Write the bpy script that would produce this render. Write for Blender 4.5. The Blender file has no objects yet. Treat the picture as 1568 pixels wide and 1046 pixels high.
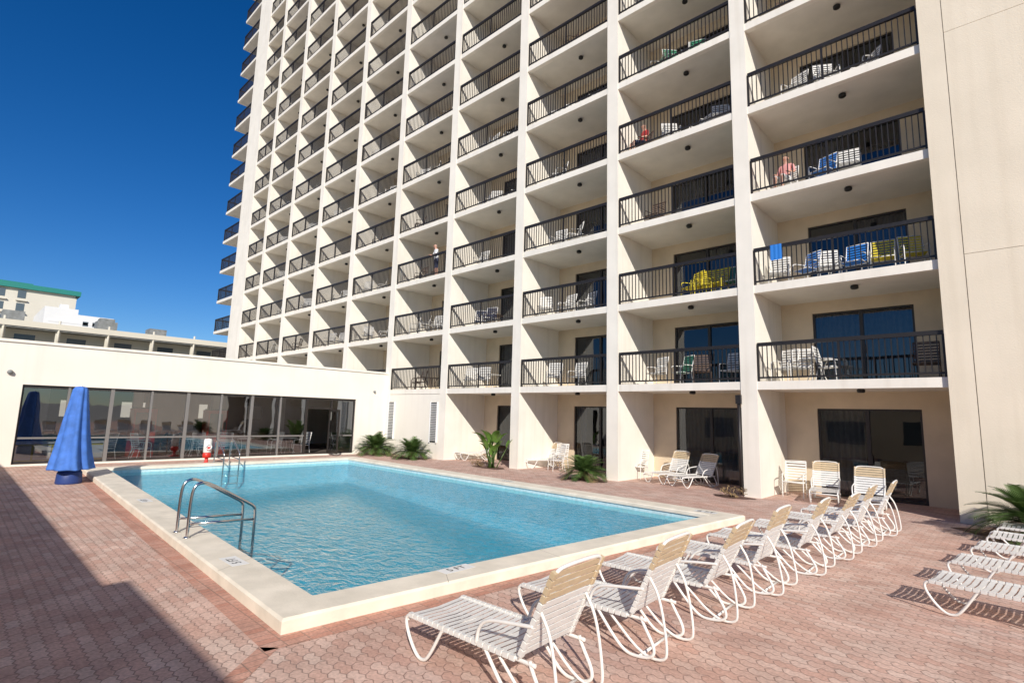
import bpy, math, random
import numpy as np
from mathutils import Vector, Matrix
random.seed(7)
S=bpy.context.scene
COL=S.collection
# ------------------------------------------------------------------ helpers
class MB:
    def __init__(s): s.v=[];s.f=[];s.m=[];s.sm=[]
    def quad(s,a,b,c,d,m=0,sm=False):
        n=len(s.v); s.v+=[tuple(a),tuple(b),tuple(c),tuple(d)]; s.f.append((n,n+1,n+2,n+3)); s.m.append(m); s.sm.append(sm)
    def poly(s,pts,m=0,sm=False):
        n=len(s.v); s.v+=[tuple(p) for p in pts]; s.f.append(tuple(range(n,n+len(pts)))); s.m.append(m); s.sm.append(sm)
    def box(s,x0,x1,y0,y1,z0,z1,m=0):
        if x1<x0:x0,x1=x1,x0
        if y1<y0:y0,y1=y1,y0
        if z1<z0:z0,z1=z1,z0
        n=len(s.v)
        s.v+=[(x0,y0,z0),(x1,y0,z0),(x1,y1,z0),(x0,y1,z0),(x0,y0,z1),(x1,y0,z1),(x1,y1,z1),(x0,y1,z1)]
        for q in ((0,3,2,1),(4,5,6,7),(0,1,5,4),(1,2,6,5),(2,3,7,6),(3,0,4,7)):
            s.f.append(tuple(n+i for i in q)); s.m.append(m); s.sm.append(False)
    def obox(s,c,ax,ay,az,m=0):
        c=Vector(c);ax=Vector(ax);ay=Vector(ay);az=Vector(az);n=len(s.v)
        for sx,sy,sz in ((-1,-1,-1),(1,-1,-1),(1,1,-1),(-1,1,-1),(-1,-1,1),(1,-1,1),(1,1,1),(-1,1,1)):
            s.v.append(tuple(c+ax*sx+ay*sy+az*sz))
        for q in ((0,3,2,1),(4,5,6,7),(0,1,5,4),(1,2,6,5),(2,3,7,6),(3,0,4,7)):
            s.f.append(tuple(n+i for i in q)); s.m.append(m); s.sm.append(False)
    def tube(s,pts,r,m=0,n=8,closed=False,smooth_pts=0):
        P=[Vector(p) for p in pts]
        for _ in range(smooth_pts):
            Q=[P[0]]
            for i in range(len(P)-1):
                Q.append(P[i]*.75+P[i+1]*.25); Q.append(P[i]*.25+P[i+1]*.75)
            Q.append(P[-1]); P=Q
        R=r if isinstance(r,(list,tuple)) else [r]*len(P)
        if len(R)!=len(P): R=[R[0]+(R[-1]-R[0])*i/(len(P)-1) for i in range(len(P))]
        base=len(s.v); up=None
        for i,p in enumerate(P):
            t=(P[min(i+1,len(P)-1)]-P[max(i-1,0)]).normalized()
            if up is None:
                up=Vector((0,0,1)) if abs(t.z)<.9 else Vector((1,0,0))
            a=t.cross(up)
            if a.length<1e-4: a=t.orthogonal()
            a.normalize(); b=a.cross(t).normalized(); up=b
            for j in range(n):
                th=2*math.pi*j/n
                s.v.append(tuple(p+(a*math.cos(th)+b*math.sin(th))*R[i]))
        for i in range(len(P)-1):
            for j in range(n):
                s.f.append((base+i*n+j,base+i*n+(j+1)%n,base+(i+1)*n+(j+1)%n,base+(i+1)*n+j)); s.m.append(m); s.sm.append(True)
        s.f.append(tuple(base+j for j in range(n))[::-1]); s.m.append(m); s.sm.append(False)
        s.f.append(tuple(base+(len(P)-1)*n+j for j in range(n))); s.m.append(m); s.sm.append(False)
    def lathe(s,c,prof,m=0,n=20,fn=None):
        base=len(s.v)
        for i,(r,z) in enumerate(prof):
            for j in range(n):
                th=2*math.pi*j/n; rr=r*(fn(th,i/(len(prof)-1)) if fn else 1)
                s.v.append((c[0]+rr*math.cos(th),c[1]+rr*math.sin(th),c[2]+z))
        for i in range(len(prof)-1):
            for j in range(n):
                s.f.append((base+i*n+j,base+i*n+(j+1)%n,base+(i+1)*n+(j+1)%n,base+(i+1)*n+j)); s.m.append(m); s.sm.append(True)
        s.f.append(tuple(base+j for j in range(n))[::-1]); s.m.append(m); s.sm.append(False)
        s.f.append(tuple(base+(len(prof)-1)*n+j for j in range(n))); s.m.append(m); s.sm.append(False)
    def mesh(s,name,mats):
        me=bpy.data.meshes.new(name); me.from_pydata(s.v,[],s.f)
        for m in mats: me.materials.append(m)
        me.polygons.foreach_set('material_index',s.m); me.polygons.foreach_set('use_smooth',s.sm)
        me.update(); return me
    def obj(s,name,mats,parent=None,loc=(0,0,0),rot=0):
        return place(s.mesh(name,mats),name,loc,rot,parent)
def place(me,name,loc=(0,0,0),rot=0,parent=None):
    o=bpy.data.objects.new(name,me); COL.objects.link(o); o.location=loc; o.rotation_euler=(0,0,rot)
    if parent: o.parent=parent
    return o
def empty(name,loc=(0,0,0)):
    o=bpy.data.objects.new(name,None); COL.objects.link(o); o.location=loc; return o
# ------------------------------------------------------------------ materials
def mat(name,col,rough=.6,metal=0,noise=None,bump=None,spec=.5,trans=0,dirt=None):
    """noise=(scale,amount)  bump=(scale,strength,dist)"""
    m=bpy.data.materials.new(name); m.use_nodes=True; nt=m.node_tree; N=nt.nodes; L=nt.links
    b=N['Principled BSDF']; b.inputs['Base Color'].default_value=(*col,1); b.inputs['Roughness'].default_value=rough
    b.inputs['Metallic'].default_value=metal; b.inputs['Specular IOR Level'].default_value=spec
    g=N.new('ShaderNodeNewGeometry')
    if noise:
        t=N.new('ShaderNodeTexNoise'); t.inputs['Scale'].default_value=noise[0]; t.inputs['Detail'].default_value=6
        L.new(g.outputs['Position'],t.inputs['Vector'])
        mx=N.new('ShaderNodeMix'); mx.data_type='RGBA'
        mr=N.new('ShaderNodeMapRange'); mr.inputs[1].default_value=.3; mr.inputs[2].default_value=.7
        L.new(t.outputs['Fac'],mr.inputs[0]); L.new(mr.outputs[0],mx.inputs[0])
        a=noise[1]; mx.inputs[6].default_value=(col[0]*(1-a),col[1]*(1-a),col[2]*(1-a*1.1),1); mx.inputs[7].default_value=(min(1,col[0]*(1+a*.5)),min(1,col[1]*(1+a*.5)),min(1,col[2]*(1+a*.5)),1)
        out=mx.outputs[2]
        if dirt:   # vertical streaks
            mp=N.new('ShaderNodeMapping'); mp.inputs['Scale'].default_value=(2.5,2.5,.12); L.new(g.outputs['Position'],mp.inputs[0])
            t2=N.new('ShaderNodeTexNoise'); t2.inputs['Scale'].default_value=1.5; t2.inputs['Detail'].default_value=5; L.new(mp.outputs[0],t2.inputs['Vector'])
            mr2=N.new('ShaderNodeMapRange'); mr2.inputs[1].default_value=.52; mr2.inputs[2].default_value=.75; mr2.inputs[4].default_value=dirt
            L.new(t2.outputs['Fac'],mr2.inputs[0])
            mx2=N.new('ShaderNodeMix'); mx2.data_type='RGBA'; L.new(mr2.outputs[0],mx2.inputs[0]); L.new(out,mx2.inputs[6]); mx2.inputs[7].default_value=(col[0]*.55,col[1]*.5,col[2]*.42,1)
            out=mx2.outputs[2]
        L.new(out,b.inputs['Base Color'])
    if bump:
        t=N.new('ShaderNodeTexNoise'); t.inputs['Scale'].default_value=bump[0]; t.inputs['Detail'].default_value=4
        L.new(g.outputs['Position'],t.inputs['Vector'])
        bp=N.new('ShaderNodeBump'); bp.inputs['Strength'].default_value=bump[1]; bp.inputs['Distance'].default_value=bump[2]
        L.new(t.outputs['Fac'],bp.inputs['Height']); L.new(bp.outputs[0],b.inputs['Normal'])
    if trans:
        tr=N.new('ShaderNodeBsdfTranslucent'); tr.inputs[0].default_value=(*col,1)
        ms=N.new('ShaderNodeMixShader'); ms.inputs[0].default_value=trans
        L.new(b.outputs[0],ms.inputs[1]); L.new(tr.outputs[0],ms.inputs[2]); L.new(ms.outputs[0],N['Material Output'].inputs[0])
    return m
M_white=mat('facade_white',(.84,.79,.70),.75,noise=(1.2,.06),bump=(60,.25,.01),dirt=.18,spec=.2)
M_cream=mat('facade_cream',(.76,.675,.54),.8,noise=(.9,.06),bump=(45,.4,.01),dirt=.14,spec=.2)
M_tan=mat('balcony_wall_tan',(.70,.585,.43),.8,noise=(2,.08),bump=(50,.3,.01),spec=.2)
M_soff=mat('soffit',(.78,.73,.64),.85,noise=(1.5,.08),spec=.2)
M_low=mat('stucco_low',(.84,.79,.70),.8,noise=(.7,.05),bump=(50,.3,.01),dirt=.10,spec=.2)
M_rail=mat('railing_bronze',(.018,.015,.014),.45)
M_frame=mat('window_frame_bronze',(.03,.025,.022),.4)
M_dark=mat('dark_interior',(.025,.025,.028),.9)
M_int=mat('interior_wall',(.13,.105,.09),.8,noise=(1,.3))
M_curt=mat('curtain',(.40,.39,.38),.9,noise=(8,.15),trans=.2)
M_black=mat('black_fixture',(.01,.01,.01),.4)
M_joint=mat('wall_joint',(.45,.40,.32),.9)
def fresnel(N,L,g,ior):
    """Fresnel factor equal from both sides of a thin sheet (the node inverts the IOR on back faces)."""
    fr=N.new('ShaderNodeFresnel'); mr=N.new('ShaderNodeMapRange'); mr.inputs[3].default_value=ior; mr.inputs[4].default_value=1/ior
    L.new(g.outputs['Backfacing'],mr.inputs[0]); L.new(mr.outputs[0],fr.inputs[0]); return fr
def glass(name,tint,refl):
    m=bpy.data.materials.new(name); m.use_nodes=True; nt=m.node_tree; N=nt.nodes; L=nt.links; N.remove(N['Principled BSDF'])
    tr=N.new('ShaderNodeBsdfTransparent'); tr.inputs[0].default_value=(*tint,1)
    gl=N.new('ShaderNodeBsdfGlossy'); gl.inputs['Roughness'].default_value=.015; gl.inputs[0].default_value=(.9,.95,1,1)
    g=N.new('ShaderNodeNewGeometry'); fr=fresnel(N,L,g,1.5)
    t=N.new('ShaderNodeTexNoise'); t.inputs['Scale'].default_value=.8; L.new(g.outputs['Position'],t.inputs['Vector'])
    bp=N.new('ShaderNodeBump'); bp.inputs['Strength'].default_value=.08; bp.inputs['Distance'].default_value=.05; L.new(t.outputs['Fac'],bp.inputs['Height']); L.new(bp.outputs[0],gl.inputs['Normal'])
    ma=N.new('ShaderNodeMath'); ma.operation='ADD'; ma.inputs[1].default_value=refl; ma.use_clamp=True; L.new(fr.outputs[0],ma.inputs[0])
    ms=N.new('ShaderNodeMixShader'); L.new(ma.outputs[0],ms.inputs[0]); L.new(tr.outputs[0],ms.inputs[1]); L.new(gl.outputs[0],ms.inputs[2]); L.new(ms.outputs[0],N['Material Output'].inputs[0])
    return m
M_glass=glass('door_glass',(.30,.33,.37),.05)
M_glass2=glass('pool_room_glass',(.50,.52,.54),.17)
M_vinyl=mat('white_vinyl_strap',(.82,.81,.78),.4,noise=(14,.06),trans=.12)
M_strapt=mat('tan_strap',(.76,.62,.42),.45,noise=(14,.08),trans=.3)  # tan tone for the upper back straps, more translucent than the white
M_tubew=mat('white_tube',(.80,.78,.74),.3,noise=(20,.05))
M_steel=mat('stainless_steel',(.62,.62,.62),.18,metal=1)
M_blue=mat('umbrella_blue_canvas',(.06,.18,.58),.8,noise=(5,.25),bump=(200,.2,.004))
M_bluedk=mat('umbrella_base_blue',(.02,.05,.2),.5)
M_red=mat('red_paint',(.6,.03,.02),.4)
M_whitep=mat('white_paint',(.8,.8,.78),.4)
M_yellow=mat('yellow_plastic',(.78,.64,.04),.45,trans=.1)
M_bluep=mat('blue_plastic',(.03,.2,.62),.45)
M_greenp=mat('green_plastic',(.03,.22,.12),.45)
M_brownp=mat('brown_furniture',(.10,.06,.04),.5)
M_soil=mat('soil_bed',(.16,.085,.06),.95,noise=(25,.4),bump=(40,.8,.03))
M_leaf=mat('sago_leaf',(.11,.19,.05),.4,noise=(9,.45),trans=.2)
M_leaf2=mat('banana_leaf',(.15,.28,.05),.4,noise=(6,.35),trans=.3)
M_leafd=mat('dry_leaf',(.28,.19,.09),.8,noise=(9,.3))
M_trunk=mat('plant_trunk',(.13,.08,.05),.9,noise=(30,.3),bump=(50,.8,.02))
M_teal=mat('teal_roof',(.02,.22,.18),.5)
M_far=mat('distant_cream',(.66,.62,.52),.8,noise=(.2,.06))
M_farw=mat('distant_white',(.78,.78,.76),.8,noise=(.2,.05))
M_farwin=mat('distant_window',(.10,.13,.15),.2)
M_hvac=mat('hvac_grey',(.22,.23,.23),.6,noise=(3,.3))
M_skin=mat('skin',(.55,.30,.21),.5); M_hair=mat('hair_grey',(.35,.33,.31),.8); M_hairb=mat('hair_brown',(.06,.035,.02),.7)
M_shirtw=mat('shirt_white',(.8,.8,.8),.8); M_shirtr=mat('shirt_red',(.5,.04,.04),.8); M_short=mat('shorts_navy',(.03,.04,.09),.8); M_shirtp=mat('shirt_pink',(.7,.32,.30),.8)

# pavers
def paver(name,c1,c2,cm,bw=.21,bh=.105,rot=0.,zig=True,red=.35):
    m=bpy.data.materials.new(name); m.use_nodes=True; nt=m.node_tree; N=nt.nodes; L=nt.links; b=N['Principled BSDF']
    b.inputs['Roughness'].default_value=.85; b.inputs['Specular IOR Level'].default_value=.25
    g=N.new('ShaderNodeNewGeometry'); mp=N.new('ShaderNodeMapping'); mp.inputs['Rotation'].default_value=(0,0,rot); L.new(g.outputs['Position'],mp.inputs[0])
    vec=mp.outputs[0]
    if zig:
        sx=N.new('ShaderNodeSeparateXYZ'); L.new(vec,sx.inputs[0])
        def M(op,a,bv=None,c=None):
            n=N.new('ShaderNodeMath'); n.operation=op
            for i,x in enumerate((a,bv,c)):
                if x is None: continue
                if isinstance(x,(int,float)): n.inputs[i].default_value=x
                else: L.new(x,n.inputs[i])
            return n.outputs[0]
        px=M('PINGPONG',sx.outputs[0],bw/4); py=M('PINGPONG',sx.outputs[1],bh/2)
        nx=M('ADD',sx.outputs[0],M('MULTIPLY',py,.55)); ny=M('ADD',sx.outputs[1],M('MULTIPLY',px,.5))
        cb=N.new('ShaderNodeCombineXYZ'); L.new(nx,cb.inputs[0]); L.new(ny,cb.inputs[1]); vec=cb.outputs[0]
    br=N.new('ShaderNodeTexBrick'); L.new(vec,br.inputs['Vector']); br.inputs['Scale'].default_value=1
    br.inputs['Brick Width'].default_value=bw; br.inputs['Row Height'].default_value=bh; br.inputs['Mortar Size'].default_value=.006; br.inputs['Mortar Smooth'].default_value=.4
    br.inputs['Color1'].default_value=(*c1,1); br.inputs['Color2'].default_value=(*c2,1); br.inputs['Mortar'].default_value=(*cm,1); br.inputs['Bias'].default_value=-.1
    n1=N.new('ShaderNodeTexNoise'); n1.inputs['Scale'].default_value=.55; n1.inputs['Detail'].default_value=8; n1.inputs['Roughness'].default_value=.65; L.new(g.outputs['Position'],n1.inputs['Vector'])
    mr=N.new('ShaderNodeMapRange'); mr.inputs[1].default_value=.42; mr.inputs[2].default_value=.68; mr.inputs[4].default_value=red; L.new(n1.outputs['Fac'],mr.inputs[0])
    mx=N.new('ShaderNodeMix'); mx.data_type='RGBA'; L.new(mr.outputs[0],mx.inputs[0]); L.new(br.outputs['Color'],mx.inputs[6]); mx.inputs[7].default_value=(.50,.26,.19,1)
    n2=N.new('ShaderNodeTexNoise'); n2.inputs['Scale'].default_value=35; n2.inputs['Detail'].default_value=6; L.new(g.outputs['Position'],n2.inputs['Vector'])
    mr2=N.new('ShaderNodeMapRange'); mr2.inputs[1].default_value=.3; mr2.inputs[2].default_value=.7; mr2.inputs[3].default_value=.8; mr2.inputs[4].default_value=1.14; L.new(n2.outputs['Fac'],mr2.inputs[0])
    n3=N.new('ShaderNodeTexNoise'); n3.inputs['Scale'].default_value=1.7; n3.inputs['Detail'].default_value=5; L.new(g.outputs['Position'],n3.inputs['Vector'])
    mr3=N.new('ShaderNodeMapRange'); mr3.inputs[1].default_value=.3; mr3.inputs[2].default_value=.7; mr3.inputs[3].default_value=.82; mr3.inputs[4].default_value=1.1; L.new(n3.outputs['Fac'],mr3.inputs[0])
    mm=N.new('ShaderNodeMath'); mm.operation='MULTIPLY'; L.new(mr2.outputs[0],mm.inputs[0]); L.new(mr3.outputs[0],mm.inputs[1])
    vm=N.new('ShaderNodeVectorMath'); vm.operation='SCALE'; L.new(mx.outputs[2],vm.inputs[0]); L.new(mm.outputs[0],vm.inputs['Scale'])
    L.new(vm.outputs[0],b.inputs['Base Color'])
    iv=N.new('ShaderNodeMath'); iv.operation='MULTIPLY_ADD'; iv.inputs[1].default_value=-1; iv.inputs[2].default_value=1; L.new(br.outputs['Fac'],iv.inputs[0])
    ad=N.new('ShaderNodeMath'); ad.operation='MULTIPLY_ADD'; ad.inputs[1].default_value=.25; L.new(n2.outputs['Fac'],ad.inputs[0]); L.new(iv.outputs[0],ad.inputs[2])
    bp=N.new('ShaderNodeBump'); bp.inputs['Strength'].default_value=.7; bp.inputs['Distance'].default_value=.006; L.new(ad.outputs[0],bp.inputs['Height']); L.new(bp.outputs[0],b.inputs['Normal'])
    return m
M_pave=paver('deck_pavers',(.60,.39,.315),(.71,.54,.455),(.35,.25,.21),red=.40)
M_border=paver('border_pavers',(.52,.26,.19),(.60,.36,.28),(.34,.23,.18),bw=.1,bh=.21,zig=False,red=.4)
M_coping=mat('pool_coping',(.80,.73,.61),.75,noise=(3,.14),bump=(35,.35,.01))
M_ground=mat('sand_ground',(.42,.36,.28),.95,noise=(.2,.1))

# water
def water():
    m=bpy.data.materials.new('pool_water'); m.use_nodes=True; nt=m.node_tree; N=nt.nodes; L=nt.links; N.remove(N['Principled BSDF'])
    g=N.new('ShaderNodeNewGeometry')
    mp=N.new('ShaderNodeMapping'); mp.inputs['Scale'].default_value=(1,1.5,1); mp.inputs['Rotation'].default_value=(0,0,.5); L.new(g.outputs['Position'],mp.inputs[0])
    a=N.new('ShaderNodeTexNoise'); a.inputs['Scale'].default_value=3.6; a.inputs['Detail'].default_value=2; a.inputs['Distortion'].default_value=.8; L.new(mp.outputs[0],a.inputs['Vector'])
    c=N.new('ShaderNodeTexNoise'); c.inputs['Scale'].default_value=11; c.inputs['Detail'].default_value=3; c.inputs['Distortion'].default_value=.6; L.new(mp.outputs[0],c.inputs['Vector'])
    ad=N.new('ShaderNodeMath'); ad.operation='MULTIPLY_ADD'; ad.inputs[1].default_value=.40; L.new(c.outputs['Fac'],ad.inputs[0]); L.new(a.outputs['Fac'],ad.inputs[2])
    bp=N.new('ShaderNodeBump'); bp.inputs['Strength'].default_value=1; bp.inputs['Distance'].default_value=.075; L.new(ad.outputs[0],bp.inputs['Height'])
    fr=fresnel(N,L,g,1.33); L.new(bp.outputs[0],fr.inputs['Normal'])
    tr=N.new('ShaderNodeBsdfTransparent'); tr.inputs[0].default_value=(.60,.95,.98,1)
    gl=N.new('ShaderNodeBsdfGlossy'); gl.inputs['Roughness'].default_value=.02; L.new(bp.outputs[0],gl.inputs['Normal'])
    ms=N.new('ShaderNodeMixShader'); L.new(fr.outputs[0],ms.inputs[0]); L.new(tr.outputs[0],ms.inputs[1]); L.new(gl.outputs[0],ms.inputs[2]); L.new(ms.outputs[0],N['Material Output'].inputs[0])
    return m
M_water=water()
M_basin=mat('pool_plaster_blue',(.055,.375,.52),.7,noise=(3.5,.16))
M_tile=mat('pool_tile_band',(.55,.75,.80),.3,noise=(12,.15))

# ------------------------------------------------------------------ camera
f,be,th,ro,H=812.87,0.7600,0.1384,-0.0273,2.0467
fw=Vector((-math.sin(be)*math.cos(th),math.cos(be)*math.cos(th),math.sin(th)))
rt=Vector((math.cos(be),math.sin(be),0)); up=rt.cross(fw)
r2=rt*math.cos(ro)-up*math.sin(ro); u2=rt*math.sin(ro)+up*math.cos(ro)
cam=bpy.data.cameras.new('camera'); co=bpy.data.objects.new('camera',cam); COL.objects.link(co)
mw=Matrix(((r2.x,u2.x,-fw.x,0),(r2.y,u2.y,-fw.y,0),(r2.z,u2.z,-fw.z,H),(0,0,0,1))); co.matrix_world=mw
cam.lens=f/1568*36; cam.sensor_width=36; cam.clip_end=5000; cam.clip_start=.05; S.camera=co
# ------------------------------------------------------------------ light
w=bpy.data.worlds.new('World'); S.world=w; w.use_nodes=True; wn=w.node_tree
sky=wn.nodes.new('ShaderNodeTexSky'); sky.sky_type='NISHITA'; sky.sun_disc=False
EL=math.radians(30); AZ=math.atan2(.78,-.62)
sky.sun_elevation=EL; sky.sun_rotation=AZ; sky.air_density=.9; sky.dust_density=.1; sky.ozone_density=5.5
hs=wn.nodes.new('ShaderNodeHueSaturation'); hs.inputs['Saturation'].default_value=1.27; hs.inputs['Hue'].default_value=.508
wn.links.new(sky.outputs[0],hs.inputs['Color'])
bg=wn.nodes['Background']; wn.links.new(hs.outputs[0],bg.inputs[0]); bg.inputs[1].default_value=.098
sd=bpy.data.lights.new('sun','SUN'); sd.energy=5.0; sd.angle=math.radians(.5); sd.color=(1,.94,.85)
so=bpy.data.objects.new('sun',sd); COL.objects.link(so)
dirv=Vector((-math.sin(AZ)*math.cos(EL),-math.cos(AZ)*math.cos(EL),-math.sin(EL)))
so.rotation_euler=dirv.to_track_quat('-Z','Y').to_euler()
S.view_settings.view_transform='Standard'; S.view_settings.look='None'; S.view_settings.exposure=0

# ------------------------------------------------------------------ ground, deck, pool
OUT=[(-5.05,2.35),(-4.25,11.6),(-20.7,12.2),(-20.7,3.05)]   # NL NR FR FL outer coping
INN=[(-5.5,2.88),(-4.75,11.05),(-20.15,11.6),(-20.15,3.6)]
def ring(mb,outer,inner,z,m=0,z2=None):
    z2=z if z2 is None else z2
    for i in range(4):
        j=(i+1)%4
        mb.quad((*outer[i],z),(*outer[j],z),(*inner[j],z2),(*inner[i],z2),m)
def off(q,d):
    c=Vector((sum(p[0] for p in q)/4,sum(p[1] for p in q)/4)); r=[]
    for x,y in q: r.append((x+(d if x>c.x else -d),y+(d if y>c.y else -d)))
    return r
BO=off(OUT,.24)
mb=MB(); R=2500; ring(mb,[(R,-R),(R,R),(-R,R),(-R,-R)],[(31,-31),(31,19.9),(-23.4,19.9),(-23.4,-31)],-.02)
mb.obj('ground',[M_ground])
mb=MB(); ring(mb,[(31.5,-31.5),(31.5,20.2),(-23.5,20.2),(-23.5,-31.5)],OUT,0)
mb.obj('paved_pool_deck',[M_pave])
mb=MB(); ring(mb,BO,[(p[0],p[1]) for p in OUT],.004)
mb.quad((-4.93,2.11,.004),(-4.81,2.23,.004),(-2.2,-.6,.004),(-2.32,-.72,.004))
mb.obj('paver_border',[M_border])
pool=empty('swimming_pool')
mb=MB()
ring(mb,OUT,OUT,-.05,z2=.115); ring(mb,OUT,off(OUT,-.025),.115,z2=.14); ring(mb,off(OUT,-.025),off(INN,.025),.14); ring(mb,off(INN,.025),INN,.14,z2=.12); ring(mb,INN,INN,.12,z2=.06)
mb.obj('coping',[M_coping],pool)
# thin expansion joints across the coping
mb=MB()
def joint(p,q):
    p=Vector((*p,.1405));q=Vector((*q,.1405)); t=(q-p).normalized(); n=Vector((-t.y,t.x,0))*.004; mb.quad(p-n,q-n,q+n,p+n)
for i in range(1,8):
    u=i/8; a_=Vector(OUT[3]).lerp(Vector(OUT[0]),u); b_=Vector(INN[3]).lerp(Vector(INN[0]),u); joint(a_,b_)
    a_=Vector(OUT[2]).lerp(Vector(OUT[1]),u); b_=Vector(INN[2]).lerp(Vector(INN[1]),u); joint(a_,b_)
for i in range(1,5):
    u=i/5; a_=Vector(OUT[0]).lerp(Vector(OUT[1]),u); b_=Vector(INN[0]).lerp(Vector(INN[1]),u); joint(a_,b_)
mb.obj('coping_joints',[M_joint],pool)
I2=off(INN,.03)
mb=MB(); ring(mb,INN,I2,.06); ring(mb,I2,I2,.06,z2=-.12); mb.obj('tile_band',[M_tile],pool)
mb=MB()
dep=[-1.3,-1.25,-.75,-.75]; I3=off(I2,-.35)
for i in range(4):
    j=(i+1)%4; mb.quad((*I2[i],-.12),(*I2[j],-.12),(*I2[j],dep[j]*.75),(*I2[i],dep[i]*.75)); mb.quad((*I2[i],dep[i]*.75),(*I2[j],dep[j]*.75),(*I3[j],dep[j]),(*I3[i],dep[i]))
mb.quad(*[(*I3[i],dep[i]) for i in range(4)]); mb.obj('basin',[M_basin],pool)
mb=MB(); mb.quad(*[(*p,-.03) for p in I2]); mb.obj('water',[M_water],pool)
# depth markers
def marker(txt,x,y,rot,z=.1435,size=.16):
    c=bpy.data.curves.new('t','FONT'); c.body=txt; c.size=size; c.align_x='CENTER'; c.align_y='CENTER'; c.extrude=.0005
    o=bpy.data.objects.new('t',c); COL.objects.link(o); dg=bpy.context.evaluated_depsgraph_get()
    me=bpy.data.meshes.new_from_object(o.evaluated_get(dg)); bpy.data.objects.remove(o)
    me.materials.clear(); me.materials.append(M_black)
    e=empty('depth_marker_tile',(x,y,z)); e.rotation_euler=(0,0,rot)
    t=place(me,'lettering',(0,0,.004),0,e)
    mb=MB(); mb.box(-.24,.24,-.1,.1,0,.002); mb.obj('tile',[M_whitep],e)
marker('5 FT',-5.22,4.6,math.pi/2,size=.15); marker('6 FT',-4.95,11.3,0,size=.2); marker('5 FT',-11.0,11.55,0,size=.2); marker('5 FT',-7.3,2.72,math.pi,size=.15); marker('4 FT',-13.0,3.0,math.pi,size=.15)

# ------------------------------------------------------------------ TOWER
tower=empty('hotel_tower')
D=15.48; DB=17.9; FZ=2.75; Z2=3.067; ht=.223
fx=[-5.455-4.502*k for k in range(9)]
NL=17
TOP=Z2+(NL-1)*FZ+1
mf=MB()   # fins white
for k,x in enumerate(fx):
    mf.box(x-ht,x+ht,D,DB+.2,-.02,TOP)
mf.box(-47.4,-44.8,D,DB+.2,-.02,TOP)
bays=[(fx[0]+ht,-1.08)]+[(fx[k]+ht,fx[k-1]-ht) for k in range(1,9)]+[(-44.8,fx[8]-ht)]
LEV=[Z2+i*FZ for i in range(NL)]
ms=MB()   # slabs: front white(0), soffit(1)
for (a,c) in bays:
    for z in LEV:
        ms.box(a-.003,c+.003,D+.02,D+.2,z-.12,z+.11,0)
        ms.box(a-.003,c+.003,D+.2,DB+2.2,z-.085,z+.09,1)
for z in LEV:
    ms.box(-51.2,-47.4,D+.02,D+.2,z-.12,z+.11,0); ms.box(-51.2,-51.0,D+.2,19.0,z-.12,z+.11,0); ms.box(-51.0,-47.4,D+.2,19.0,z-.085,z+.09,1)
ms.obj('balcony_slabs',[M_white,M_soff],tower)
mf.obj('fin_walls',[M_white],tower)
# back walls, doors
mw_=MB(); fr=MB(); gl=MB(); cu=MB(); fi=MB()
rng=random.Random(3)
for bi,(a,c) in enumerate(bays):
    wd=c-a
    for li in range(-1,NL-1):
        zb=0 if li<0 else LEV[li]+.09
        zt=LEV[li+1]-.085
        if bi==4 and li<0: # infill wall between k4,k3
            continue
        d0=a+.88; d1=min(c-.35,d0+2.5); dh=2.5 if li<0 else 2.22
        if wd<3.5: d1=c-.3
        mw_.box(a,d0,DB,DB+.18,zb,zt); mw_.box(d1,c,DB,DB+.18,zb,zt); mw_.box(d0,d1,DB,DB+.18,zb+dh,zt)
        y=DB+.06; w_=.055
        fr.box(d0,d0+w_,y,y+.08,zb,zb+dh); fr.box(d1-w_,d1,y,y+.08,zb,zb+dh); fr.box(d0+w_,d1-w_,y,y+.08,zb+dh-w_,zb+dh); fr.box(d0+w_,d1-w_,y,y+.08,zb,zb+.07)
        mid=(d0+d1)/2; fr.box(mid-.045,mid+.045,y-.01,y+.07,zb+.07,zb+dh-w_)
        fr.box(mid+.05,mid+.075,y-.045,y-.012,zb+.95,zb+1.2)
        gl.quad((d0+w_,y+.04,zb+.07),(mid-.045,y+.04,zb+.07),(mid-.045,y+.04,zb+dh-w_),(d0+w_,y+.04,zb+dh-w_))
        gl.quad((mid+.045,y+.05,zb+.07),(d1-w_,y+.05,zb+.07),(d1-w_,y+.05,zb+dh-w_),(mid+.045,y+.05,zb+dh-w_))
        # curtains
        def curtain(x0,x1):
            n=int((x1-x0)/.035); pts=[(x0+(x1-x0)*i/n, DB+.36+.035*math.sin(i*1.5+rng.random()*.6)) for i in range(n+1)]
            for i in range(n):
                cu.quad((*pts[i],zb+.05),(*pts[i+1],zb+.05),(*pts[i+1],zb+dh),(*pts[i],zb+dh),0,True)
        q=rng.random()
        if q<.35: curtain(d0,d0+.9+rng.random()*.4)
        elif q<.45: curtain(d0,d1)
        elif q<.65: curtain(d0,d0+.35); curtain(d1-.4,d1)
        elif q<.75: curtain(mid,d1)
        cx=(a+c)/2+.25; fi.lathe((cx,D+.75,zt-.11),[(.07,0),(.095,.02),(.095,.08),(.06,.11)],0,12)
mw_.box(-48.6,-47.4,DB,DB+.2,0,TOP)
mw_.obj('recessed_walls',[M_tan],tower); fr.obj('sliding_door_frames',[M_frame],tower); gl.obj('sliding_door_glass',[M_glass],tower); cu.obj('curtains',[M_curt],tower); fi.obj('ceiling_lamps',[M_black],tower)
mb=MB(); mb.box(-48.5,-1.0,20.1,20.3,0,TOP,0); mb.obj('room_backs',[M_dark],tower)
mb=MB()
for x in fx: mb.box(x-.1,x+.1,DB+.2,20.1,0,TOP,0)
mb.obj('party_walls',[M_dark],tower)
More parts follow.
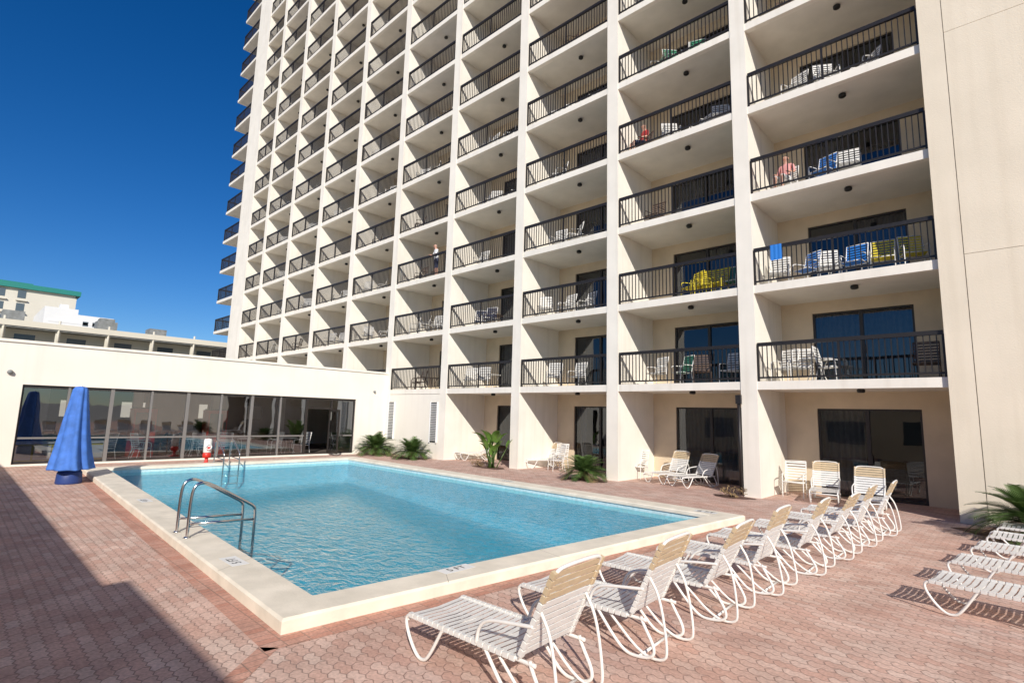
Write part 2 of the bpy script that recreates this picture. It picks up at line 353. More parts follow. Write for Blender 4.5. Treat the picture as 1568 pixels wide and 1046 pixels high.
mb=MB(); mb.box(-48.5,-1.0,20.3,32,0,TOP,0); mb.obj('core',[M_cream],tower)
# infill wall
a,c=bays[4]
mb=MB(); mb.box(a+.002,c-.002,D+.04,D+.24,0,Z2-.13,0); mb.obj('infill_wall',[M_low],tower)
mb=MB()
for x0 in (a+.02,c-.62):
    mb.box(x0,x0+.5,D+.0,D+.035,.75,2.55,1)
    for i in range(22):
        z=.8+i*.078; mb.obox((x0+.25,D-.012,z+.03),(.235,0,0),(0,.016,-.02),(0,.004,.005),0)
    mb.box(x0-.02,x0+.015,D-.04,D+.03,.72,2.58,0); mb.box(x0+.485,x0+.52,D-.04,D+.03,.72,2.58,0)
mb.obj('louvre_vents',[M_whitep,M_dark],tower)
# railings
rl=MB()
def rail_run(p0,p1,z):
    p0=Vector(p0);p1=Vector(p1); d=p1-p0; Ln=d.length; t=d/Ln; n=Vector((-t.y,t.x,0))
    mid=(p0+p1)/2
    def bar(z0,z1,hw,ext=0): rl.obox((mid.x,mid.y,(z0+z1)/2),t*(Ln/2+ext),n*hw,(0,0,(z1-z0)/2))
    bar(z+.985,z+1.085,.04); bar(z+.08,z+.125,.02)
    nb=int(Ln/.122)
    for i in range(nb+1):
        c_=p0+t*(Ln*i/nb); big=i in (0,nb,nb//2); h=.026 if big else .0115
        rl.obox((c_.x,c_.y,z+(.5 if big else .56)),t*h,n*h,(0,0,.5 if big else .44))
for (a,c) in bays:
    for z in LEV: rail_run((a+.03,D+.07,0),(c-.03,D+.07,0),z+.11)
for z in LEV:
    rail_run((-51.12,D+.07,0),(-47.45,D+.07,0),z+.11); rail_run((-51.12,D+.12,0),(-51.12,18.95,0),z+.11)
rl.obj('railings',[M_rail],tower)
# right blank wall with panel joints
mb=MB(); mb.box(-1.08,30,D-.04,32,-.02,TOP,0)
for (xa,xb) in ((-1.08,-.62),(-.605,30)):
    pts=[0,Z2+.12+FZ,Z2+.12+3*FZ,Z2+.12+5*FZ,Z2+.12+8*FZ,TOP] if xa>-1 else [0,TOP]
    for i in range(len(pts)-1): mb.box(xa,xb,D-.07,D-.04,pts[i]+.005,pts[i+1]-.005,1)
mb.obj('end_wall',[M_joint,M_cream],tower)
mb=MB(); mb.tube([(fx[0]-ht-.06,D-.03,.05),(fx[0]-ht-.06,D-.03,2.6)],.045,0,10); mb.box(fx[0]-ht-.13,fx[0]-ht+.02,D-.09,D+.0,2.55,2.8); mb.obj('downspout',[M_rail],tower)

# ------------------------------------------------------------------ low glazed building
XL=-23.46
low=empty('pool_room_building')
mb=MB(); t=.3
mb.box(XL-t,XL,-8,1.65,-.02,3.97); mb.box(XL-t,XL,13.75,D-.003,-.02,3.97); mb.box(XL-t,XL,1.65,13.75,2.62,3.97)
mb.box(XL-t,XL,1.65,13.75,-.02,.06)
mb.box(XL-.36,XL+.05,-8,D-.003,3.97,4.06)
mb.box(XL-12,XL-t,-8,D-.01,3.3,3.5)
mb.box(-46,XL-12,-8,D-.01,3.3,3.5); mb.box(-46,-45.7,-8,D-.01,3.5,4.0)
mb.obj('stucco_walls',[M_low],low)
mb=MB(); mb.box(XL-11,XL-t,-8,D-.01,-.01,.02); mb.box(XL-11.2,XL-11,-8,D,0,1.4); mb.box(XL-11.2,XL-11,-8,D,2.2,3.3)
yy=-8
for i in range(8): mb.box(XL-11.2,XL-11,yy,yy+(2.6 if i%2 else 2.0),1.4,2.2); yy+=3.1
mb.box(XL-11,XL-t,-8.2,-8,0,3.3)
mb.obj('interior',[M_int],low)
mb=MB(); g2=MB(); ys=[1.65+i*1.21 for i in range(11)]; ys[-1]=13.75; x=XL-.12
for i,y in enumerate(ys):
    hw=.055 if i%2==0 else .035
    mb.box(x-.05,x+.05,max(1.65,y-hw),min(13.75,y+hw),.06,2.62,0 if i in (0,8,9,10) else 1)
mb.box(x-.045,x+.045,1.65,13.75,2.52,2.618); mb.box(x-.045,x+.045,1.65,13.75,.061,.13)
for i in range(10):
    if i==8: continue
    mb.box(x-.03,x+.03,ys[i]+.05,ys[i+1]-.05,.86,.92,1)
    g2.quad((x,ys[i],.1),(x,ys[i+1],.1),(x,ys[i+1],2.55),(x,ys[i],2.55))
mb.box(x-.04,x+.04,ys[8],ys[9],2.1,2.17); g2.quad((x,ys[8],2.17),(x,ys[9],2.17),(x,ys[9],2.55),(x,ys[8],2.55))
mb.box(x,x+.95,ys[9]-.1,ys[9]-.05,.1,.25); mb.box(x,x+.95,ys[9]-.1,ys[9]-.05,2.0,2.1); mb.box(x,x+.08,ys[9]-.1,ys[9]-.05,.25,2.0); mb.box(x+.87,x+.95,ys[9]-.1,ys[9]-.05,.25,2.0)
g2.quad((x+.08,ys[9]-.075,.25),(x+.87,ys[9]-.075,.25),(x+.87,ys[9]-.075,2),(x+.08,ys[9]-.075,2))
mb.obj('window_frames',[M_frame,mat('window_frame_alu',(.20,.19,.18),.4)],low); g2.obj('window_glass',[M_glass2],low)
mb=MB(); mb.lathe((XL+.06,1.3,3.0),[(.0,-.08),(.07,-.05),(.08,0),(.05,.05),(0,.07)],0,12); mb.box(XL,XL+.05,1.26,1.34,2.95,3.02); mb.lathe((XL+.08,14.7,3.05),[(0,-.06),(.05,-.03),(.06,.02),(0,.06)],0,12); mb.box(XL,XL+.06,14.67,14.73,3.02,3.06)
mb.obj('wall_lamps',[M_hvac],low)

# ------------------------------------------------------------------ building behind camera whose shadow falls on the deck
mb=MB(); zt=4.25
mb.box(-40,-1.55,-9,-3.2,0,zt,0); mb.box(-1.55,8,-9,-3.2,0,zt+.33,0); mb.box(-40,-1.6,-9.1,-3.15,zt,zt+.06,1); 
for i in range(9): mb.box(-37+i*4,-35+i*4,-3.21,-3.18,.9,2.3,2)
mb.obj('service_building',[M_cream,M_whitep,M_farwin])

# ------------------------------------------------------------------ distant buildings
lb=empty('motel_block'); mb=MB(); X0=-62
mb.box(X0-9,X0,-30,24,0,5.6,0); mb.box(X0-9,X0-1.6,-30,24,5.6,8.4,0); mb.box(X0-9.5,X0+.4,-30,24.4,8.5,9.0,0); mb.box(X0-9.4,X0+.3,-30,24.3,8.38,8.5,2)
mb.box(X0-.15,X0,-30,24,5.6,6.7,0)
yy=-30
while yy<24:
    mb.box(X0-.25,X0+.05,yy,yy+.35,5.6,8.4,0)
    mb.box(X0-1.62,X0-1.57,yy+1.0,yy+2.4,6.6,8.0,1)
    mb.tube([(X0+.25,yy+.17,6.9),(X0+.25,yy+.17,9.3)],.09,0,6)
    yy+=3.6
mb.obj('walls',[M_far,M_farwin,M_hvac],lb)
mb=MB(); mb.box(X0-4,X0-2.4,9.2,10.8,9,10.1); mb.box(X0-4,X0-2.2,13.5,15,9,9.9); mb.box(X0-3.8,X0-2.6,9.4,10.6,10.1,10.4); mb.box(X0-5,X0-3,2.5,4,9,10.2); mb.obj('rooftop_hvac',[M_hvac],lb)
wb=empty('white_flat_block'); mb=MB(); mb.box(-140,-122,9.9,14.5,0,18.8,0); mb.box(-140,-122,14.5,19.8,0,17.9,0); mb.box(-122.1,-121.95,10.5,19,16.2,16.6,0)
for i in range(3): mb.box(-122,-121.95,15.3+i*1.4,16.1+i*1.4,16.0,16.8,1)
mb.box(-125,-123,12,13.2,18.8,19.6,0)
mb.obj('walls',[M_farw,M_farwin],wb)
tb=empty('teal_roof_hotel'); mb=MB()
mb.box(-172,-150,-20,17.2,0,25,0); mb.box(-172.6,-149.4,-20.5,17.8,25.6,26.6,1); mb.box(-172,-150.2,-20,17.0,25,25.6,0); mb.box(-168,-153,-10,10,26.6,27.4,1)
for fl in range(9):
    for j in range(9):
        y=-18+j*3.2
        mb.box(-150.02,-149.95,y,y+1.3,2.0+fl*2.7,3.6+fl*2.7,2); mb.box(-150.02,-149.5,y-.2,y+1.6,1.4+fl*2.7,1.6+fl*2.7,0)
mb.obj('walls',[M_far,M_teal,M_farwin],tb)

# ------------------------------------------------------------------ lounge chairs
def lounge_mesh(back_ang=52,name='lounge_chair',arms=True,bl=.75):
    mb=MB(); r=.0145; W=.31; hx=1.27; an=math.radians(back_ang)
    zs=.33
    bx=lambda s:(hx+s*math.cos(an)); bz=lambda s:(zs+s*math.sin(an))
    for sy in (-W,W):
        mb.tube([(hx+.15,sy,zs),(hx-.2,sy,zs),(.4,sy,zs),(.08,sy,zs+.01),(.0,sy,zs-.02),(.0,sy,zs-.09),(.07,sy,.12),(.16,sy,.03),(.23,sy,.015),(.30,sy,.05),(.47,sy,zs)],r,0,8,smooth_pts=2)
        mb.tube([(.92,sy,zs),(1.1,sy,.12),(1.22,sy,.02),(1.34,sy,.015),(1.47,sy,.04),(1.50,sy,.12),(1.38,sy,zs-.02),(hx+.1,sy,zs+.02)],r,0,8,smooth_pts=2)
        s_=.40
        mb.tube([(bx(s_),sy*.93,bz(s_)),(bx(s_)+.10,sy*.93,bz(s_)-.16),(1.60,sy*.93,.15),(1.58,sy*.93,.03),(1.36,sy*.93,.03),(1.05,sy*.93,zs-.03)],r*.85,0,8,smooth_pts=2)
        if arms:
            mb.tube([(.85,sy*1.02,zs),(.88,sy*1.06,zs+.12),(.97,sy*1.08,zs+.20),(1.18,sy*1.08,zs+.23),(bx(.27)+.02,sy*1.04,bz(.27)+.01)],r,0,8,smooth_pts=2)
    mb.tube([(bx(0),-W,bz(0)),(bx(bl-.12),-W,bz(bl-.12)),(bx(bl-.03),-W+.02,bz(bl-.03)),(bx(bl),-W+.1,bz(bl)),(bx(bl),W-.1,bz(bl)),(bx(bl-.03),W-.02,bz(bl-.03)),(bx(bl-.12),W,bz(bl-.12)),(bx(0),W,bz(0))],r,0,8,smooth_pts=2)
    for (x,z) in ((.0,zs-.05),(.47,zs-.025),(.92,zs-.025),(1.36,.03)):
        mb.tube([(x,-W,z),(x,W,z)],r*.9,0,8)
    x=.07; i=0
    while x<hx-.04:
        wv=.025
        sag=.012
        pts=[(-W-.006,.004),(-W+.08,.014-sag),( 0,.014-2*sag),(W-.08,.014-sag),(W+.006,.004)]
        for a,b_ in zip(pts[:-1],pts[1:]):
            mb.quad((x-wv,a[0],zs+a[1]),(x+wv,a[0],zs+a[1]),(x+wv,b_[0],zs+b_[1]),(x-wv,b_[0],zs+b_[1]),1,True)
        for sg in (-1,1):
            mb.box(x-wv,x+wv,sg*(W+.0)-.018,sg*(W+.0)+.018,zs-.018,zs+.0185,1)
        x+=.0635; i+=1
    s=.06; ax=Vector((math.cos(an),0,math.sin(an))); nx=Vector((-math.sin(an),0,math.cos(an)))
    while s<bl-.05:
        c=Vector((bx(s),0,bz(s)))+nx*.012
        m_=2 if (s>bl*.62 and s<bl*.93) else 1
        mb.obox(c-nx*.016,ax*.025,(0,W-.02,0),nx*.003,m_)
        for sg in (-1,1): mb.obox(c+Vector((0,sg*W,0))-nx*.012,ax*.025,(0,.019,0),nx*.019,m_)
        s+=.0635
    return mb.mesh(name,[M_tubew,M_vinyl,M_strapt])
LM=lounge_mesh(65); LM2=lounge_mesh(62); LMf=lounge_mesh(24,'lounge_chair_low',False); LMu=lounge_mesh(67)
rr=random.Random(5)
for i in range(8):
    yc=3.27+1.33*i
    me=(LM,LM,LM2,LMu,LM,LM2,LMu,LM)[i]
    place(me,'lounge_chair',(-4.0+.066*(yc-3.27)+rr.uniform(-.02,.02),yc,0),math.radians(1.5+rr.uniform(-2,2)))
for i,(x,y) in enumerate(((-.88,8.15),(-.78,9.5),(-.62,10.85),(-.5,12.1),(-.4,13.3))):
    place(LMf,'lounge_chair',(x,y,0),math.radians(-4+rr.uniform(-2,2)))
# chairs beside the tower, foot end toward the pool (-Y)
for (x,y,r_,me) in ((-18.4,16.0,75,LMf),(-14.4,16.0,70,LM2),(-8.7,15.8,78,LM),(-7.8,15.6,72,LM2),(-3.75,15.6,100,LM),(-2.7,14.7,95,LM)):
    place(me,'lounge_chair',(x,y,0),math.radians(r_))

# patio chair
def patio_mesh(mt,ms_,name='patio_chair'):
    mb=MB(); r=.0135; W=.26; zs=.42
    for sy in (-W,W):
        mb.tube([(-.24,sy,.0),(-.22,sy,.35),(-.22,sy,.60),(-.15,sy,.645),(.1,sy,.65),(.24,sy,.64)],r,0,7,smooth_pts=1)
        mb.tube([(.27,sy,.0),(.20,sy,.3),(.19,sy,zs),(.23,sy,.65),(.31,sy,.98)],r,0,7,smooth_pts=1)
        mb.tube([(-.22,sy,zs),(.2,sy,zs-.02)],r,0,7)
    mb.tube([(-.22,-W,zs),(-.22,W,zs)],r,0,7); mb.tube([(.2,-W,zs-.02),(.2,W,zs-.02)],r,0,7); mb.tube([(.31,-W,.98),(.31,W,.98)],r,0,7)
    for i in range(6):
        x=-.19+i*.07; mb.box(x-.023,x+.023,-W-.012,W+.012,zs+.004-i*.003,zs+.014-i*.003,1)
    for i in range(7):
        t_=i/6; z=.50+t_*.44; x=.205+t_*.10; mb.obox((x-.012,0,z),(.003,0,-.0006),(0,W+.01,0),(.006,0,.021),1)
    return mb.mesh(name,[mt,ms_])
PC=patio_mesh(M_tubew,M_vinyl); PCb=patio_mesh(M_tubew,M_bluep); PCy=patio_mesh(M_tubew,M_yellow); PCyy=patio_mesh(M_yellow,M_yellow); PCd=patio_mesh(M_brownp,M_brownp); PCn=patio_mesh(M_tubew,M_short); PCg=patio_mesh(M_tubew,M_greenp)
def table_mesh(m0,r=.42,h=.70):
    mb=MB(); mb.lathe((0,0,h-.03),[(r-.02,0),(r,.01),(r,.025),(r-.02,.03)],0,24)
    for i in range(4):
        a=math.pi/4+i*math.pi/2; c,s=math.cos(a),math.sin(a)
        mb.tube([(c*r*.75,s*r*.75,h-.03),(c*r*.35,s*r*.35,h*.5),(c*r*.8,s*r*.8,0)],.014,0,7,smooth_pts=1)
    return mb.mesh('patio_table',[m0])
TW=table_mesh(M_tubew); TD=table_mesh(M_brownp)
for (x,y,r_) in ((-13.3,16.9,100),(-9.75,16.8,85),(-4.7,16.6,95),(-12.9,16.2,60)):
    place(PC,'patio_chair',(x,y,0),math.radians(r_))
fr_=random.Random(11)
for bi,(a,c) in enumerate(bays[:9]):
    for li,z in enumerate(LEV[:14]):
        zf=z+.091
        if bi==0 and li==1:
            for (x,me,r_) in ((a+.5,PC,100),(a+1.2,PCb,60),(a+1.75,PC,110),(a+2.35,PCb,80),(a+3.0,PCy,95),(a+3.65,PCy,110)): place(me,'patio_chair',(x,D+.6+fr_.random()*.25,zf),math.radians(r_))
            place(TW,'patio_table',(a+1.5,D+1.4,zf)); continue
        if bi==0 and li==2:
            for (x,me,r_) in ((a+1.75,PCb,70),(a+2.4,PC,100)): place(me,'patio_chair',(x,D+.7,zf),math.radians(r_))
            continue
        if bi==0 and li==0:
            for (x,me,r_) in ((a+.5,PC,70),(a+.95,PC,100),(a+1.6,PC,180),(a+3.7,PCd,90)): place(me,'patio_chair',(x,D+.8,zf),math.radians(r_))
            place(TW,'patio_table',(a+1.2,D+1.3,zf)); continue
        if bi==1 and li==0:
            for (x,me,r_) in ((a+1.0,PC,70),(a+1.9,PCg,60),(a+2.6,PCd,110),(a+3.5,PC,80)): place(me,'patio_chair',(x,D+.8,zf),math.radians(r_))
            continue
        if bi==1 and li==1:
            for (x,me,r_) in ((a+2.3,PCyy,60),(a+2.75,PCyy,95),(a+3.15,PCyy,80),(a+3.6,PCg,80)): place(me,'patio_chair',(x,D+.8,zf),math.radians(r_))
            continue
        if fr_.random()<.10: continue
        st=fr_.random(); me=PC if st<.58 else (PCd if st<.78 else (PCn if st<.9 else (PCb if st<.95 else PCg))); n=fr_.choice((1,2,2,3,3))
        xs=fr_.uniform(a+.6,a+1.3)
        if bi==1 and li==3: xs=a+1.75
        for j in range(n):
            place(me,'patio_chair',(min(c-.4,xs+j*.85),D+fr_.uniform(.55,1.1),zf),math.radians(fr_.uniform(40,140)))
        if fr_.random()<.7: place(TW if me is PC else TD,'patio_table',(min(c-.6,xs+.5),D+1.5,zf))
# inside pool room
for i in range(9):
    place(PC if i%3 else PCd,'dining_chair',(XL-.9-(i%2)*.5,3.2+i*1.05,.02),math.radians(fr_.uniform(0,360)))
for i in range(5): place(TW,'dining_table',(XL-1.9,3.4+i*2.0,.02))
mb=MB(); mb.box(-.35,.35,-1.3,1.3,0,.62,0); mb.box(-.4,.4,-1.35,1.35,.62,.68,1); 
for i in range(5): mb.box(.35,.37,-1.25+i*.52,-.8+i*.52,.08,.55,1)
mb.obj('snack_counter',[M_yellow,M_whitep],None,(XL-1.6,3.0,.02))
mb=MB(); mb.box(-.35,.35,-.4,.4,0,1.9,0); mb.box(.351,.36,-.32,.2,.8,1.75,1); mb.box(.352,.37,.24,.34,1.0,1.4,2); mb.box(-.3,.3,-.35,.35,1.9,1.95,2)
vm=mb.mesh('vending_machine',[M_red,M_int,M_black]); place(vm,'vending_machine',(XL-2.5,5.6,.02)); place(vm,'vending_machine',(XL-2.5,8.3,.02))
mb=MB()
for i in range(4): mb.box(XL-5.2,XL-4.9,2.5+i*3.2,2.85+i*3.2,0.02,3.3)
mb.obj('columns',[M_low],low)

# ------------------------------------------------------------------ handrails
def handrail(name,x,ya,sgn,zfoot,width,ax='y'):
    mb=MB()
    for k in (0,1):
        xx=x+k*width
        def P(d,z): return (xx,ya+sgn*d,z) if ax=='y' else (ya+sgn*d,xx,z)
        mb.tube([P(0,zfoot),P(0,.62),P(0.02,.86),P(.12,.93),P(.25,.90),P(.80,.58),P(.93,.50),P(.95,.40),P(.95,-.6)],.022,0,12,smooth_pts=2)
        mb.tube([P(.01,.34),P(.94,.30)],.018,0,10)
        mb.lathe(P(0,zfoot),[(.05,0),(.05,.012),(.025,.025)],0,14)
    for z,d in ((-.25,.95),(-.5,.95)):
        a_=P(d,z); 
        b_=(x,)+P(d,z)[1:] if ax=='y' else (P(d,z)[0],x,z)
        mb.tube([a_,b_],.02,0,8)
    return mb.obj(name,[M_steel])
handrail('pool_handrail',-9.5,2.66,1,.14,.5)
handrail('pool_handrail',6.7,-20.65,1,.14,.5,'x')

# rescue post
mb=MB(); mb.lathe((0,0,0),[(.2,0),(.2,.04),(.07,.07),(.055,.12),(.055,.25)],0,16); mb.lathe((0,0,.22),[(.10,0),(.14,.03),(.14,.16),(.10,.19)],0,16); mb.lathe((0,0,.40),[(.10,0),(.135,.03),(.135,.45),(.11,.50),(.0,.52)],1,18)
mb.box(.134,.14,-.05,.05,.5,.62,0)
mb.tube([(.14,-.12,.62),(.15,0,.5),(.14,.12,.62),(.15,.0,.75),(.14,-.12,.62)],.02,1,8,smooth_pts=2)
mb.obj('rescue_equipment_post',[M_red,M_whitep],None,(-21.6,6.75,0))

# ------------------------------------------------------------------ closed umbrella
um=empty('closed_pool_umbrella',(-18.0,2.42,0)); mb=MB()
prof=[(.04,2.50),(.12,2.485),(.16,2.42),(.18,2.25),(.21,2.0),(.25,1.7),(.29,1.35),(.34,1.0),(.39,.7),(.44,.45),(.46,.36),(.42,.38)]
pr2=[]
for i in range(len(prof)-1):
    for k in range(3):
        t_=k/3; pr2.append((prof[i][0]*(1-t_)+prof[i+1][0]*t_,prof[i][1]*(1-t_)+prof[i+1][1]*t_))
pr2.append(prof[-1])
def fold(th_,v): return 1+ (.05+.17*v)*math.sin(th_*8+1.8*math.sin(v*3))*(.6+.4*math.sin(th_*3+1))+.10*v*math.sin(th_*3+.7+v*2)
mb.lathe((0,0,0),pr2[::-1],0,96,lambda a,v: fold(a,1-v)); o=mb.obj('canopy',[M_blue],um); 
mb=MB(); mb.tube([(0,0,0),(0,0,2.53)],.025,0,12); mb.obj('pole',[M_tubew],um)
mb=MB(); mb.lathe((0,0,0),[(.27,0),(.28,.03),(.26,.28),(.22,.34),(.05,.36)],0,28); mb.obj('base',[M_bluedk],um)

# ------------------------------------------------------------------ plants
def sago(name,loc,scale=1,n=64,seed=1):
    r_=random.Random(seed); mb=MB()
    mb.lathe((0,0,0),[(.13,0),(.15,.08),(.12,.2),(.06,.26)],1,12)
    for i in range(n):
        az=i*2.399963+r_.uniform(-.2,.2); q=i/n; el=math.radians(84-72*q**.8+r_.uniform(-6,6)); Ln=(.78+.25*r_.random())*(1-.2*(1-q))
        pts=[];p=Vector((0,0,.2)); e=el
        for k in range(12):
            pts.append(p.copy()); d=Vector((math.cos(az)*math.cos(e),math.sin(az)*math.cos(e),math.sin(e))); p=p+d*Ln/12; e-=math.radians(4.6+2.5*q)
        dry=1 if q>.93 and r_.random()<.6 else 0
        mm=2 if dry else 0
        mb.tube(pts,[.008,.003],mm,4)
        side=Vector((-math.sin(az),math.cos(az),0))
        for k in range(2,12):
            for sub in (0,.33,.66):
                c=pts[k] if sub==0 or k==11 else pts[k].lerp(pts[k+1],sub)
                t_=(pts[k]-pts[k-1]).normalized(); ll=.18*math.sin(math.pi*min(1,(k+sub)/12.5)**.8)+.035
                for sg in (-1,1):
                    d=(side*sg*.85+t_*.5+Vector((0,0,.22))).normalized()
                    e_=c+d*ll+Vector((0,0,-.02)); wv=t_*.0095
                    mb.quad(c-wv,c+wv,e_+wv*.3,e_-wv*.3,mm)
    o=mb.obj(name,[M_leaf,M_trunk,M_leafd],None,loc); o.scale=(scale,)*3; return o
def bed(x,y,rx,ry):
    mb=MB(); pts=[]
    for i in range(28):
        a=2*math.pi*i/28; q=1+.1*math.sin(3*a+x)+.06*math.sin(7*a); pts.append((x+rx*q*math.cos(a),y+ry*q*math.sin(a),.008))
    mb.poly(pts); mb.obj('planting_bed',[M_soil])
sago('sago_palm',(-22.5,14.4,0),1.35,seed=1); sago('sago_palm',(-19.9,14.6,0),1.2,seed=2); sago('sago_palm',(-10.6,14.8,0),1.05,seed=3); sago('sago_palm',(.12,14.1,0),1.35,n=80,seed=4)
bed(-20.6,14.7,1.2,.4); bed(-10.6,14.8,.8,.4); bed(.3,14.4,1.4,.6); bed(-15.2,14.9,.8,.4); bed(-5.85,15.1,.55,.3)
def banana(loc,seed=2):
    r_=random.Random(seed); mb=MB()
    for i in range(19):
        az=r_.uniform(0,6.28); el=math.radians(r_.uniform(60,87)); Ls=r_.uniform(.45,1.15); L2=r_.uniform(.45,.75); wd=r_.uniform(.12,.18)
        b0=Vector((r_.uniform(-.15,.15),r_.uniform(-.15,.15),0)); d=Vector((math.cos(az)*math.cos(el),math.sin(az)*math.cos(el),math.sin(el)))
        top=b0+d*Ls; mb.tube([b0,b0+d*Ls*.5,top],[.022,.01],1,6)
        p=top.copy(); e=el; side=Vector((-math.sin(az),math.cos(az),0)); prev=None; K=9
        for k in range(K+1):
            w_=wd*math.sin(math.pi*(.06+.94*k/K)**.8)+.004; dd=Vector((math.cos(az)*math.cos(e),math.sin(az)*math.cos(e),math.sin(e)))
            nn=side.cross(dd)
            L_=p+side*w_+nn*(-w_*.45); R_=p-side*w_+nn*(-w_*.45)
            if prev:
                mb.quad(prev[0],L_,p,prev[1],0,True); mb.quad(prev[1],p,R_,prev[2],0,True)
            prev=(L_,p.copy(),R_); p=p+dd*L2/K; e-=math.radians(r_.uniform(4,9))
    return mb.obj('bird_of_paradise_plant',[M_leaf2,M_leaf],None,loc)
banana((-15.1,14.9,0)); 
def shrub(loc,seed):
    r_=random.Random(seed); mb=MB()
    for i in range(26):
        az=r_.uniform(0,6.28); rr_=r_.uniform(.1,.4); z=r_.uniform(.05,.22)
        a_=Vector((r_.uniform(-.1,.1),0,0)); b_=Vector((math.cos(az)*rr_,math.sin(az)*rr_,z)); mb.tube([a_,(a_+b_)/2+Vector((0,0,.05)),b_],.005,1,4)
        for k in range(5):
            c=b_+Vector((r_.uniform(-.06,.06),r_.uniform(-.06,.06),r_.uniform(-.03,.05))); u=Vector((r_.uniform(-1,1),r_.uniform(-1,1),r_.uniform(-.5,1))).normalized()*.05; v=u.orthogonal().normalized()*.012
            mb.quad(c-u,c+v,c+u,c-v,0)
    mb.obj('low_shrub',[M_leafd if seed%2 else M_leaf,M_trunk],None,loc)
shrub((-5.85,15.1,0),1); shrub((-15.9,15.0,0),5)

# ------------------------------------------------------------------ people
def person(name,loc,rot,J,E,top,bot,hair,scale=1):
    names=list(J); idx={n:i for i,n in enumerate(names)}
    me=bpy.data.meshes.new(name); me.from_pydata([J[n][:3] for n in names],[(idx[a],idx[b]) for a,b,_ in E],[])
    o=bpy.data.objects.new(name,me); COL.objects.link(o)
    sk=o.modifiers.new('s','SKIN'); sk.use_smooth_shade=True
    sv=me.skin_vertices[0].data
    for n in names: r=J[n][3]; sv[idx[n]].radius=(r,r) if not isinstance(r,tuple) else r
    sv[idx['pelvis']].use_root=True
    ss=o.modifiers.new('b','SUBSURF'); ss.levels=2; ss.render_levels=2
    dg=bpy.context.evaluated_depsgraph_get(); nm=bpy.data.meshes.new_from_object(o.evaluated_get(dg))
    bpy.data.objects.remove(o)
    mats=[M_skin,top,bot,hair,M_black]
    nm.materials.clear(); [nm.materials.append(m) for m in mats]
    hd=Vector(J['head'][:3])
    for p in nm.polygons:
        c=p.center; best=9;lab=0
        for a,b,l in E:
            A=Vector(J[a][:3]);B=Vector(J[b][:3]);ab=B-A; t_=max(0,min(1,(c-A).dot(ab)/ab.length_squared)); d=(c-A-ab*t_).length
            if d<best: best=d;lab=l
        if lab==0 and (c-hd).length<.16 and (c.z>hd.z+.05 or c.x>hd.x+.035 and c.z>hd.z-.06): lab=3
        p.material_index=lab; p.use_smooth=True
    n=place(nm,name,loc,rot); n.scale=(scale,)*3
    mb=MB()
    for sy in (-.032,.032): mb.lathe((hd.x-.092,hd.y+sy,hd.z),[(0,-.01),(.012,0),(0,.01)],1,8)
    mb.tube([hd+Vector((-.088,0,.01)),hd+Vector((-.115,0,-.025)),hd+Vector((-.09,0,-.032))],.012,0,6)
    mb.box(hd.x-.093,hd.x-.086,hd.y-.025,hd.y+.025,hd.z-.062,hd.z-.056,2)
    for sy in (-.085,.085): mb.lathe((hd.x,hd.y+sy,hd.z-.02),[(0,-.03),(.015,-.02),(.018,.02),(0,.03)],0,8)
    mb.obj('face',[M_skin,M_black,M_red],n)
    return n
def fingers(J,E,h,wx,wy,wz,d):
    d=Vector(d).normalized(); s=Vector((-d.y,d.x,0)); s=s.normalized() if s.length>.1 else Vector((0,1,0))
    J[h+'palm']=(wx+d.x*.07,wy+d.y*.07,wz+d.z*.07,(.032)); E.append((h+'wr',h+'palm',0))
    for i,(o_,l) in enumerate(((-.027,.06),(-.009,.075),(.009,.07),(.027,.055))):
        b=Vector((wx,wy,wz))+d*.085+s*o_; m=b+d*l*.5; e=b+d*l+Vector((0,0,-.02))
        J[h+'f%da'%i]=(*m,.009); J[h+'f%db'%i]=(*e,.007); E.append((h+'palm',h+'f%da'%i,0)); E.append((h+'f%da'%i,h+'f%db'%i,0))
    t_=Vector((wx,wy,wz))+d*.05-s*.05; J[h+'t']=(*t_,.010); E.append((h+'palm',h+'t',0))
def standing():
    J={'pelvis':(0,0,.95,(.15,.11)),'waist':(-.01,0,1.1,(.14,.105)),'chest':(-.03,0,1.32,(.165,.115)),'neck0':(-.04,0,1.47,.065),'neck':(-.055,0,1.53,.055),'head':(-.08,0,1.64,(.085,.098)),'crown':(-.075,0,1.72,.07)}
    E=[('pelvis','waist',1),('waist','chest',1),('chest','neck0',1),('neck0','neck',0),('neck','head',0),('head','crown',0)]
    for s,h in ((-1,'l'),(1,'r')):
        J.update({h+'sh':(-.03,s*.19,1.42,.06),h+'el':(-.12,s*.26,1.16,.043),h+'wr':(-.33,s*.22,1.08,.028),h+'hip':(0,s*.09,.88,.09),h+'kn':(-.01,s*.10,.5,.06),h+'an':(.02,s*.10,.09,.042),h+'toe':(-.14,s*.11,.035,.035)})
        E+=[('chest',h+'sh',1),(h+'sh',h+'el',1),(h+'el',h+'wr',0),('pelvis',h+'hip',2),(h+'hip',h+'kn',2),(h+'kn',h+'an',0),(h+'an',h+'toe',0)]
        fingers(J,E,h,-.33,s*.22,1.08,(-1,0,-.05))
    return J,E
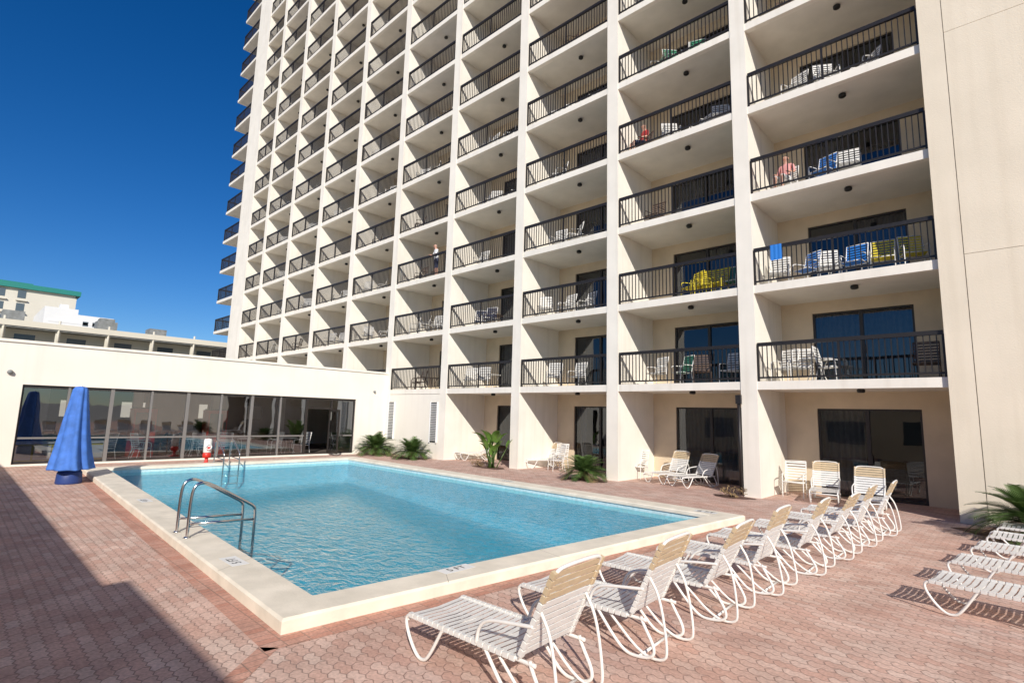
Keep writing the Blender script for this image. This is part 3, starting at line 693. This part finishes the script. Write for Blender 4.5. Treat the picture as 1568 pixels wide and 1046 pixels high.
def seated():
    J={'pelvis':(0.05,0,.53,(.15,.12)),'waist':(.08,0,.68,(.14,.105)),'chest':(.10,0,.90,(.16,.11)),'neck0':(.10,0,1.05,.06),'neck':(.09,0,1.11,.052),'head':(.07,0,1.22,(.083,.096)),'crown':(.07,0,1.30,.068)}
    E=[('pelvis','waist',1),('waist','chest',1),('chest','neck0',1),('neck0','neck',0),('neck','head',0),('head','crown',0)]
    for s,h in ((-1,'l'),(1,'r')):
        J.update({h+'sh':(.10,s*.18,1.0,.058),h+'el':(.06,s*.25,.73,.042),h+'wr':(-.15,s*.19,.69,.028),h+'hip':(-.04,s*.09,.52,.09),h+'kn':(-.40,s*.11,.54,.06),h+'an':(-.42,s*.11,.10,.04),h+'toe':(-.57,s*.12,.04,.033)})
        E+=[('chest',h+'sh',1),(h+'sh',h+'el',1),(h+'el',h+'wr',0),('pelvis',h+'hip',2),(h+'hip',h+'kn',2),(h+'kn',h+'an',0),(h+'an',h+'toe',0)]
        fingers(J,E,h,-.15,s*.19,.69,(-1,0,-.1))
    return J,E
J,E=standing(); person('standing_man',(-20.45,D+.42,LEV[2]+.09),math.radians(70),J,E,M_shirtw,M_short,M_hair)
def sit(x,y,li,r_,top,bot,hair,me):
    J,E=seated(); person('seated_person',(x,y,LEV[li]+.09),math.radians(r_),J,E,top,bot,hair); place(me,'patio_chair',(x,y,LEV[li]+.09),math.radians(r_))
sit(-4.5,D+.85,2,80,M_shirtp,M_whitep,M_hairb,PC); sit(-9.2,D+.8,3,60,M_shirtr,M_short,M_hairb,PCd)
# towels hung on rails
def towel(bi,li,x0,w_,m):
    a,c=bays[bi]; z=LEV[li]+.11+1.09; mb=MB(); n=10
    for s_,ln in ((-1,.45),(1,.4)):
        for i in range(n):
            f0=lambda i: D+.07+s_*(.05+.008*math.sin(i*1.7))
            mb.quad((x0+w_*i/n,f0(i),z-ln),(x0+w_*(i+1)/n,f0(i+1),z-ln),(x0+w_*(i+1)/n,D+.07+s_*.045,z),(x0+w_*i/n,D+.07+s_*.045,z),0,True)
    mb.quad((x0,D+.025,z),(x0+w_,D+.025,z),(x0+w_,D+.115,z),(x0,D+.115,z))
    mb.obj('hanging_towel',[m])
towel(0,1,-4.75,.3,M_bluep);
